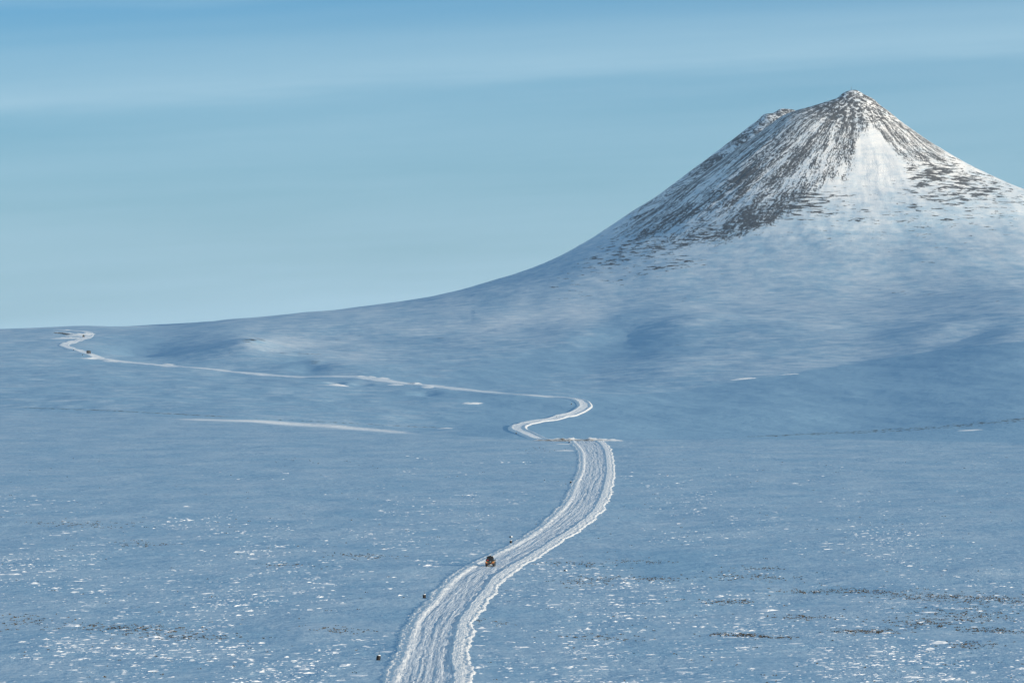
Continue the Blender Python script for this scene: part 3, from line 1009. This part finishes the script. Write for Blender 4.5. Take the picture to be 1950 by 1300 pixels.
tag(o, "sparse brown dry grass poking through the snow crust", kind='stuff')


# ------------------------------------------------------------------ small mesh helpers for things
def bm_obj(name, bm, mat, parent=None, smooth=False, loc=None):
    me = bpy.data.meshes.new(name)
    bmesh.ops.recalc_face_normals(bm, faces=bm.faces)
    bm.to_mesh(me)
    bm.free()
    me.materials.append(mat)
    if smooth:
        me.polygons.foreach_set("use_smooth", [True] * len(me.polygons))
    o = bpy.data.objects.new(name, me)
    COL.objects.link(o)
    if parent:
        o.parent = parent
    if loc:
        o.location = loc
    return o


def box(bm, x0, x1, y0, y1, z0, z1, bev=0.0, top=None):
    """top: (inset_x, inset_front, inset_back) tapers the upper face"""
    r = bmesh.ops.create_cube(bm, size=1.0)
    vs = r['verts']
    for v in vs:
        v.co.x = x0 if v.co.x < 0 else x1
        v.co.y = y0 if v.co.y < 0 else y1
        hi = v.co.z > 0
        v.co.z = z1 if hi else z0
        if hi and top:
            v.co.x += top[0] if v.co.x < (x0 + x1) / 2 else -top[0]
            v.co.y += top[2] if v.co.y < (y0 + y1) / 2 else -top[1]
    if bev:
        es = list({e for v in vs for e in v.link_edges})
        bmesh.ops.bevel(bm, geom=es, offset=bev, segments=2, affect='EDGES', profile=0.6)


def cyl(bm, c, r, depth, axis='Z', seg=16, r2=None):
    m = Matrix.Translation(c)
    if axis == 'X':
        m = m @ Matrix.Rotation(R(90), 4, 'Y')
    if axis == 'Y':
        m = m @ Matrix.Rotation(R(90), 4, 'X')
    bmesh.ops.create_cone(bm, cap_ends=True, segments=seg, radius1=r, radius2=r if r2 is None else r2, depth=depth, matrix=m)


def empty(name, loc, rz=0.0):
    o = bpy.data.objects.new(name, None)
    COL.objects.link(o)
    o.location = loc
    o.rotation_euler = (0, 0, rz)
    o.empty_display_size = 0.3
    return o


def copy_tree(src, parent=None):
    c = src.copy()
    COL.objects.link(c)
    if parent:
        c.parent = parent
    for ch in src.children:
        copy_tree(ch, c)
    return c


# ------------------------------------------------------------------ the off-road car
M_BODY = plain("gold_paint", (0.42, 0.27, 0.10), (0.50, 0.33, 0.13), 0.32, 2.0, 0.5, 0.35)
M_CABIN = plain("dark_paint", (0.022, 0.022, 0.022), (0.04, 0.038, 0.035), 0.4, 2.0)
M_BLACK = plain("black_plastic", (0.012, 0.012, 0.013), (0.03, 0.03, 0.03), 0.55, 8.0)
M_GLASS = plain("dark_glass", (0.008, 0.010, 0.012), (0.015, 0.016, 0.018), 0.08, 2.0)
M_TYRE = plain("rubber", (0.012, 0.012, 0.012), (0.03, 0.03, 0.032), 0.85, 20.0, 0.2)
M_RIM = plain("rim_metal", (0.30, 0.30, 0.31), (0.45, 0.45, 0.46), 0.35, 6.0, 0.5, 0.9)
M_RED = plain("red_lens", (0.45, 0.02, 0.012), (0.62, 0.03, 0.02), 0.25, 4.0)
M_ORANGE = plain("orange_lens", (0.62, 0.14, 0.02), (0.75, 0.20, 0.03), 0.25, 4.0)
M_PLATE = plain("plate", (0.70, 0.68, 0.58), (0.78, 0.76, 0.66), 0.5, 6.0)
M_BAG = plain("black_canvas", (0.010, 0.010, 0.011), (0.035, 0.033, 0.03), 0.9, 10.0, 0.1, 0, 0.02)
M_REDBAG = plain("red_canvas", (0.42, 0.03, 0.03), (0.58, 0.06, 0.05), 0.8, 6.0, 0.2)


def make_car(loc, rz):
    c = empty("off_road_car", loc, rz)           # local +Y is ahead, the tail faces the camera
    bm = bmesh.new()
    box(bm, -0.93, 0.93, -2.25, 2.30, 0.62, 1.22, 0.07)
    box(bm, -0.90, 0.90, 0.75, 2.28, 1.10, 1.30, 0.06, (0.03, 0.10, 0.0))
    bm_obj("body", bm, M_BODY, c)
    bm = bmesh.new()
    box(bm, -0.90, 0.90, -2.22, 0.95, 1.205, 1.86, 0.05, (0.15, 0.55, 0.22))
    bm_obj("cabin", bm, M_CABIN, c)
    bm = bmesh.new()
    box(bm, -0.66, 0.66, -0.02, 0.02, -0.20, 0.22, 0.015, (0.05, 0, 0))
    o = bm_obj("rear_window", bm, M_GLASS, c, loc=(0, -2.155, 1.52))
    o.rotation_euler = (R(-18.5), 0, 0)
    for s in (-1, 1):
        bm = bmesh.new()
        box(bm, -0.012, 0.012, -1.75, 0.45, -0.19, 0.19, 0, (0, 0.22, 0.08))
        o = bm_obj("side_window", bm, M_GLASS, c, loc=(s * 0.846, -0.05, 1.54))
        o.rotation_euler = (0, R(-s * 13), 0)
        bm = bmesh.new()
        box(bm, -0.12, 0.12, -0.05, 0.05, -0.1, 0.1, 0.03)
        bm_obj("mirror", bm, M_BLACK, c, loc=(s * 1.04, 0.55, 1.42))
        bm = bmesh.new()
        box(bm, -0.10, 0.10, -0.03, 0.03, -0.13, 0.13, 0.02)
        bm_obj("tail_light", bm, M_ORANGE, c, loc=(s * 0.80, -2.265, 1.02))
        bm = bmesh.new()
        box(bm, -0.12, 0.12, -0.02, 0.02, -0.035, 0.035, 0.01)
        bm_obj("reflector", bm, M_RED, c, loc=(s * 0.55, -2.435, 0.76))
        for yy in (-1.42, 1.45):
            bm = bmesh.new()
            cyl(bm, (0, 0, 0), 0.47, 0.32, 'X', 24)
            cyl(bm, (0, 0, 0), 0.44, 0.36, 'X', 24)
            w = bm_obj("wheel", bm, M_TYRE, c, loc=(s * 0.82, yy, 0.47))
            bm = bmesh.new()
            cyl(bm, (s * 0.02, 0, 0), 0.25, 0.345, 'X', 16)
            bm_obj("rim", bm, M_RIM, w)
            bm = bmesh.new()
            n = 10
            vs = []
            for i in range(n + 1):
                a = math.pi * i / n
                for xx in (-0.17, 0.19):
                    for rr in (0.52, 0.58):
                        vs.append(bm.verts.new((s * xx, rr * math.cos(a), rr * math.sin(a) * 0.95)))
            for i in range(n):
                q = vs[4 * i:4 * i + 8]
                for f in ((0, 2, 6, 4), (1, 5, 7, 3), (0, 4, 5, 1), (2, 3, 7, 6)):
                    bm.faces.new([q[k] for k in f])
            bm.faces.new([vs[k] for k in (0, 1, 3, 2)])
            bm.faces.new([vs[-4 + k] for k in (0, 1, 3, 2)])
            bm_obj("wheel_arch", bm, M_BLACK, c, loc=(s * 0.82, yy, 0.50))
    bm = bmesh.new()
    box(bm, -0.95, 0.95, -2.43, -2.20, 0.58, 0.84, 0.05)
    bm_obj("bumper", bm, M_BLACK, c)
    bm = bmesh.new()
    box(bm, -0.95, 0.95, 2.24, 2.45, 0.58, 0.84, 0.05)
    bm_obj("bumper", bm, M_BLACK, c)
    bm = bmesh.new()
    box(bm, -0.72, 0.72, -2.10, 2.1, 0.42, 0.63)
    bm_obj("chassis", bm, M_BLACK, c)
    bm = bmesh.new()
    box(bm, -0.24, 0.24, -0.015, 0.015, -0.06, 0.06, 0.005)
    bm_obj("number_plate", bm, M_PLATE, c, loc=(0.30, -2.40, 0.535))
    bm = bmesh.new()
    cyl(bm, (0, 0, 0), 0.36, 0.22, 'Y', 24)
    cyl(bm, (0, 0, 0), 0.32, 0.26, 'Y', 24)
    sp = bm_obj("spare_wheel", bm, M_TYRE, c, loc=(0.18, -2.40, 1.16))
    bm = bmesh.new()
    cyl(bm, (0, -0.01, 0), 0.19, 0.26, 'Y', 16)
    bm_obj("rim", bm, M_RIM, sp)
    bm = bmesh.new()
    for yy in (-1.7, -1.0, -0.3, 0.2):
        box(bm, -0.70, 0.70, yy - 0.025, yy + 0.025, 1.90, 1.94)
    for s in (-1, 1):
        box(bm, s * 0.70 - 0.025, s * 0.70 + 0.025, -1.85, 0.35, 1.90, 1.95)
        for yy in (-1.6, 0.1):
            box(bm, s * 0.69 - 0.02, s * 0.69 + 0.02, yy - 0.03, yy + 0.03, 1.82, 1.92)
    bm_obj("roof_rack", bm, M_BLACK, c)
    bm = bmesh.new()
    box(bm, -0.16, 0.16, -0.02, 0.02, -0.09, 0.09, 0.03)
    o = bm_obj("upper_light", bm, M_RED, c, loc=(-0.44, -2.19, 1.50))
    o.rotation_euler = (R(-18), 0, 0)
    tag(c, "gold off road car with a black loaded roof driving away along the snow road", "car")
    # luggage on the rack is its own thing
    g = empty("roof_bags", (0, 0, 0), 0)
    bm = bmesh.new()
    box(bm, -0.64, 0.64, -1.75, -0.1, 1.96, 2.28, 0.10, (0.08, 0.1, 0.1))
    box(bm, -0.12, 0.22, -1.55, -0.7, 2.25, 2.46, 0.07, (0.03, 0.05, 0.05))
    g.matrix_world = Matrix.Translation(loc) @ Matrix.Rotation(rz, 4, 'Z')
    bm_obj("bag", bm, M_BAG, g)
    for yy in (-1.4, -0.5):
        bm = bmesh.new()
        box(bm, -0.66, 0.66, yy - 0.03, yy + 0.03, 1.955, 2.295)
        bm_obj("strap", bm, M_BLACK, g)
    tag(g, "black luggage strapped on the roof rack of the gold car", "luggage")


def surface(x, y):
    """top of the road or the ground under a thing"""
    dg = bpy.context.evaluated_depsgraph_get()
    ok_, p, *_r = scene.ray_cast(dg, Vector((x, y, 600.0)), Vector((0, 0, -1)))[:2] + (None,)
    return p.z if ok_ else 0.0


bpy.context.view_layer.update()
cp, ch = road_at(1081)
cd_ = dY(1081)
cx_ = (934 - 975) / F * cd_
make_car((cx_, cd_ + 2, float(ground_z(np.array([cx_]), np.array([cd_]))[0]) + 0.12), -ch * 0.8)

# ------------------------------------------------------------------ marker drums along the road
M_DRUM = plain("tarred_steel", (0.006, 0.005, 0.005), (0.014, 0.011, 0.010), 0.6, 6.0, 0.3)
M_STAKE = plain("weathered_stake", (0.06, 0.06, 0.055), (0.12, 0.11, 0.10), 0.8, 8.0, 0.2)


def make_drum():
    e = empty("marker_drum", (0, 0, 0))
    bm = bmesh.new()
    cyl(bm, (0, 0, 0.27), 0.285, 0.70, 'Z', 20)
    for zz in (0.05, 0.33):
        cyl(bm, (0, 0, zz), 0.30, 0.035, 'Z', 20)
    bm_obj("barrel", bm, M_DRUM, e)
    bm = bmesh.new()
    bmesh.ops.create_uvsphere(bm, u_segments=14, v_segments=7, radius=0.28, matrix=Matrix.Translation((0.01, 0, 0.61)) @ Matrix.Diagonal((1, 1, 0.42, 1)))
    for v in bm.verts:
        v.co.z += 0.03 * math.sin(v.co.x * 9) * math.cos(v.co.y * 8)
    bm_obj("snow_cap", bm, M_LOOSE, e, True)
    bm = bmesh.new()
    cyl(bm, (0, 0, 0.78), 0.028, 0.95, 'Z', 6)
    bm_obj("stake", bm, M_STAKE, e)
    return e


DR = [(720, 1256.5, "black marker drum leaning beside the road at the bottom of the view, nearest of all", 1.05, -8),
      (808, 1138.5, "black snow topped marker drum with a thin stake left of the road below the car", 1.0, 3),
      (973, 1034.5, "black marker drum beyond the car at the left edge of the road", 0.98, 1),
      (1087, 920, "black marker drum left of the straight stretch of road near the crest", 0.95, 2),
      (1084, 842.8, "small dark marker drum at the crest where the road drops away", 0.9, 0),
      (1024, 838.6, "small dark marker drum in front of the brown soil bank", 0.8, -4),
      (983, 826, "tiny dark marker drum below the lower bend of the double curve", 0.9, 0),
      (985, 809.5, "tiny dark marker drum above the lower bend of the double curve", 0.9, 4),
      (1060, 795, "tiny dark marker drum above the slanting stretch between both bends", 0.8, 0),
      (1088, 770, "tiny dark marker drum inside the upper right bend", 0.95, -3),
      (140, 667, "tiny dark marker drum at the far left bend below the lorries", 1.2, 0),
      (157, 676, "tiny dark marker drum left of the far lower lorry", 1.2, 0)]
proto = make_drum()
for i, (p, q, lab, sc, tl) in enumerate(DR):
    o = proto if i == 0 else copy_tree(proto)
    h3 = hit(p, q)
    o.location = (h3[0], h3[1], h3[2] + 0.04)
    o.scale = (sc * 1.12,) * 3
    o.rotation_euler = (R(tl * 0.3), R(-tl), R(37 * i))
    tag(o, lab, "marker drum", "marker drums along the road")


# ------------------------------------------------------------------ two rocks with a snow face
M_STONE = plain("dark_stone", (0.03, 0.03, 0.032), (0.09, 0.085, 0.08), 0.9, 5.0, 0.2, 0, 0.05)


def make_rock(p, q, size, label, seed):
    h3 = hit(p, q)
    e = empty("boulder", (h3[0], h3[1], h3[2]))
    bm = bmesh.new()
    bmesh.ops.create_icosphere(bm, subdivisions=2, radius=size)
    for v in bm.verts:
        k = 1 + 0.28 * float(noise(np.array([v.co.x / size * 1.3 + seed]), np.array([v.co.y / size * 1.3 + v.co.z / size]), seed)[0])
        v.co = Vector((v.co.x * k * 1.15, v.co.y * k, v.co.z * k * 0.75 + size * 0.35))
    bm_obj("stone", bm, M_STONE, e)
    bm = bmesh.new()
    bmesh.ops.create_uvsphere(bm, u_segments=12, v_segments=7, radius=size * 0.72)
    for v in bm.verts:
        v.co = Vector((v.co.x + size * 0.42, v.co.y - size * 0.45, v.co.z * 0.75 + size * 0.62))
    bm_obj("snow_cap", bm, M_LOOSE, e, True)
    tag(e, label, "rock")


make_rock(973, 1023, 0.36, "dark rock with a snow face behind the drum beyond the car", 3)
make_rock(1077, 1087, 0.33, "dark rock with a snow face alone on the plain right of the road", 5)


# ------------------------------------------------------------------ two far lorries
M_CAB = plain("lorry_paint", (0.035, 0.045, 0.05), (0.06, 0.07, 0.075), 0.4, 2.0)
M_CARGO = plain("lorry_cargo", (0.03, 0.035, 0.035), (0.07, 0.065, 0.06), 0.7, 1.0)


def make_lorry(loc, rz):
    e = empty("lorry", loc, rz)
    bm = bmesh.new()
    box(bm, -1.25, 1.25, 1.7, 3.6, 0.9, 2.9, 0.12, (0.08, 0.35, 0.0))
    cab = bm_obj("cab", bm, M_CAB, e)
    bm = bmesh.new()
    box(bm, -1.1, 1.1, -0.03, 0.03, -0.4, 0.4)
    o = bm_obj("windscreen", bm, M_GLASS, cab, loc=(0, 3.46, 2.3))
    o.rotation_euler = (R(10), 0, 0)
    bm = bmesh.new()
    box(bm, -1.28, 1.28, -3.7, 1.55, 1.0, 3.45, 0.08)
    bm_obj("cargo_box", bm, M_CARGO, e)
    bm = bmesh.new()
    box(bm, -0.5, 0.5, -3.6, 3.4, 0.65, 0.98)
    bm_obj("chassis", bm, M_BLACK, e)
    for s in (-1, 1):
        for yy in (-2.7, -1.4, 2.5):
            bm = bmesh.new()
            cyl(bm, (0, 0, 0), 0.58, 0.42, 'X', 18)
            w = bm_obj("wheel", bm, M_TYRE, e, loc=(s * 1.0, yy, 0.58))
            bm = bmesh.new()
            cyl(bm, (s * 0.02, 0, 0), 0.28, 0.44, 'X', 12)
            bm_obj("rim", bm, M_RIM, w)
        bm = bmesh.new()
        box(bm, -0.1, 0.1, -0.03, 0.03, -0.06, 0.06)
        bm_obj("tail_light", bm, M_RED, e, loc=(s * 1.0, -3.73, 0.88))
    return e


def far_road_near(px, Y):
    h3 = hit(px, Y)
    j = int(np.argmin((full[:, 0] - h3[0]) ** 2 + (full[:, 1] - h3[1]) ** 2 * 0.02))
    a = full[min(j + 8, len(full) - 1)] - full[max(j - 8, 0)]
    return h3, math.atan2(a[0], a[1])


h3, hd = far_road_near(159, 643)
lo = make_lorry((h3[0], h3[1], h3[2] + 0.4), 0.1)
tag(lo, "dark lorry far off on the upper bend at the skyline", "lorry", "lorries on the far road")
h3, hd = far_road_near(169, 674)
l2 = copy_tree(lo)
l2.location = (h3[0], h3[1], h3[2] + 0.4)
l2.rotation_euler = (0, 0, -0.25)
tag(l2, "dark lorry far off on the lower bend above a white bank", "lorry", "lorries on the far road")

# ------------------------------------------------------------------ summit mast
sx, sd = (1621 - 975) / F * DA, DA
sz_ = float(ground_z(np.array([sx]), np.array([sd]))[0])
e = empty("summit_mast", (sx, sd, sz_))
bm = bmesh.new()
for k in range(3):
    a = k * 2.094
    p0 = Vector((math.cos(a) * 1.2, math.sin(a) * 1.2, -1))
    p1 = Vector((0, 0, 4.2))
    m = Matrix.Translation((p0 + p1) / 2) @ (p1 - p0).to_track_quat('Z', 'Y').to_matrix().to_4x4()
    bmesh.ops.create_cone(bm, cap_ends=True, segments=6, radius1=0.14, radius2=0.10, depth=(p1 - p0).length, matrix=m)
bm_obj("tripod", bm, M_STAKE, e)
bm = bmesh.new()
cyl(bm, (0, 0, 5.2), 0.12, 2.6, 'Z', 6)
bm_obj("pole", bm, M_STAKE, e)
tag(e, "tiny survey mast standing on the pointed summit", "mast")

# ------------------------------------------------------------------ air
HAZE = 1.0e-5
if HAZE > 0:
    bm = bmesh.new()
    box(bm, -24000, 24000, -24000, 24000, -30, 520)
    mh = bpy.data.materials.new("thin_air")
    mh.use_nodes = True
    nt = mh.node_tree
    nt.nodes.clear()
    pv = nt.nodes.new('ShaderNodeVolumePrincipled')
    pv.inputs['Color'].default_value = (0.80, 0.90, 1.0, 1)
    pv.inputs['Density'].default_value = HAZE
    pv.inputs['Anisotropy'].default_value = 0.0
    om = nt.nodes.new('ShaderNodeOutputMaterial')
    nt.links.new(pv.outputs[0], om.inputs['Volume'])
    tag(bm_obj("haze", bm, mh), "thin pale blue air over the snow plain", kind='stuff')
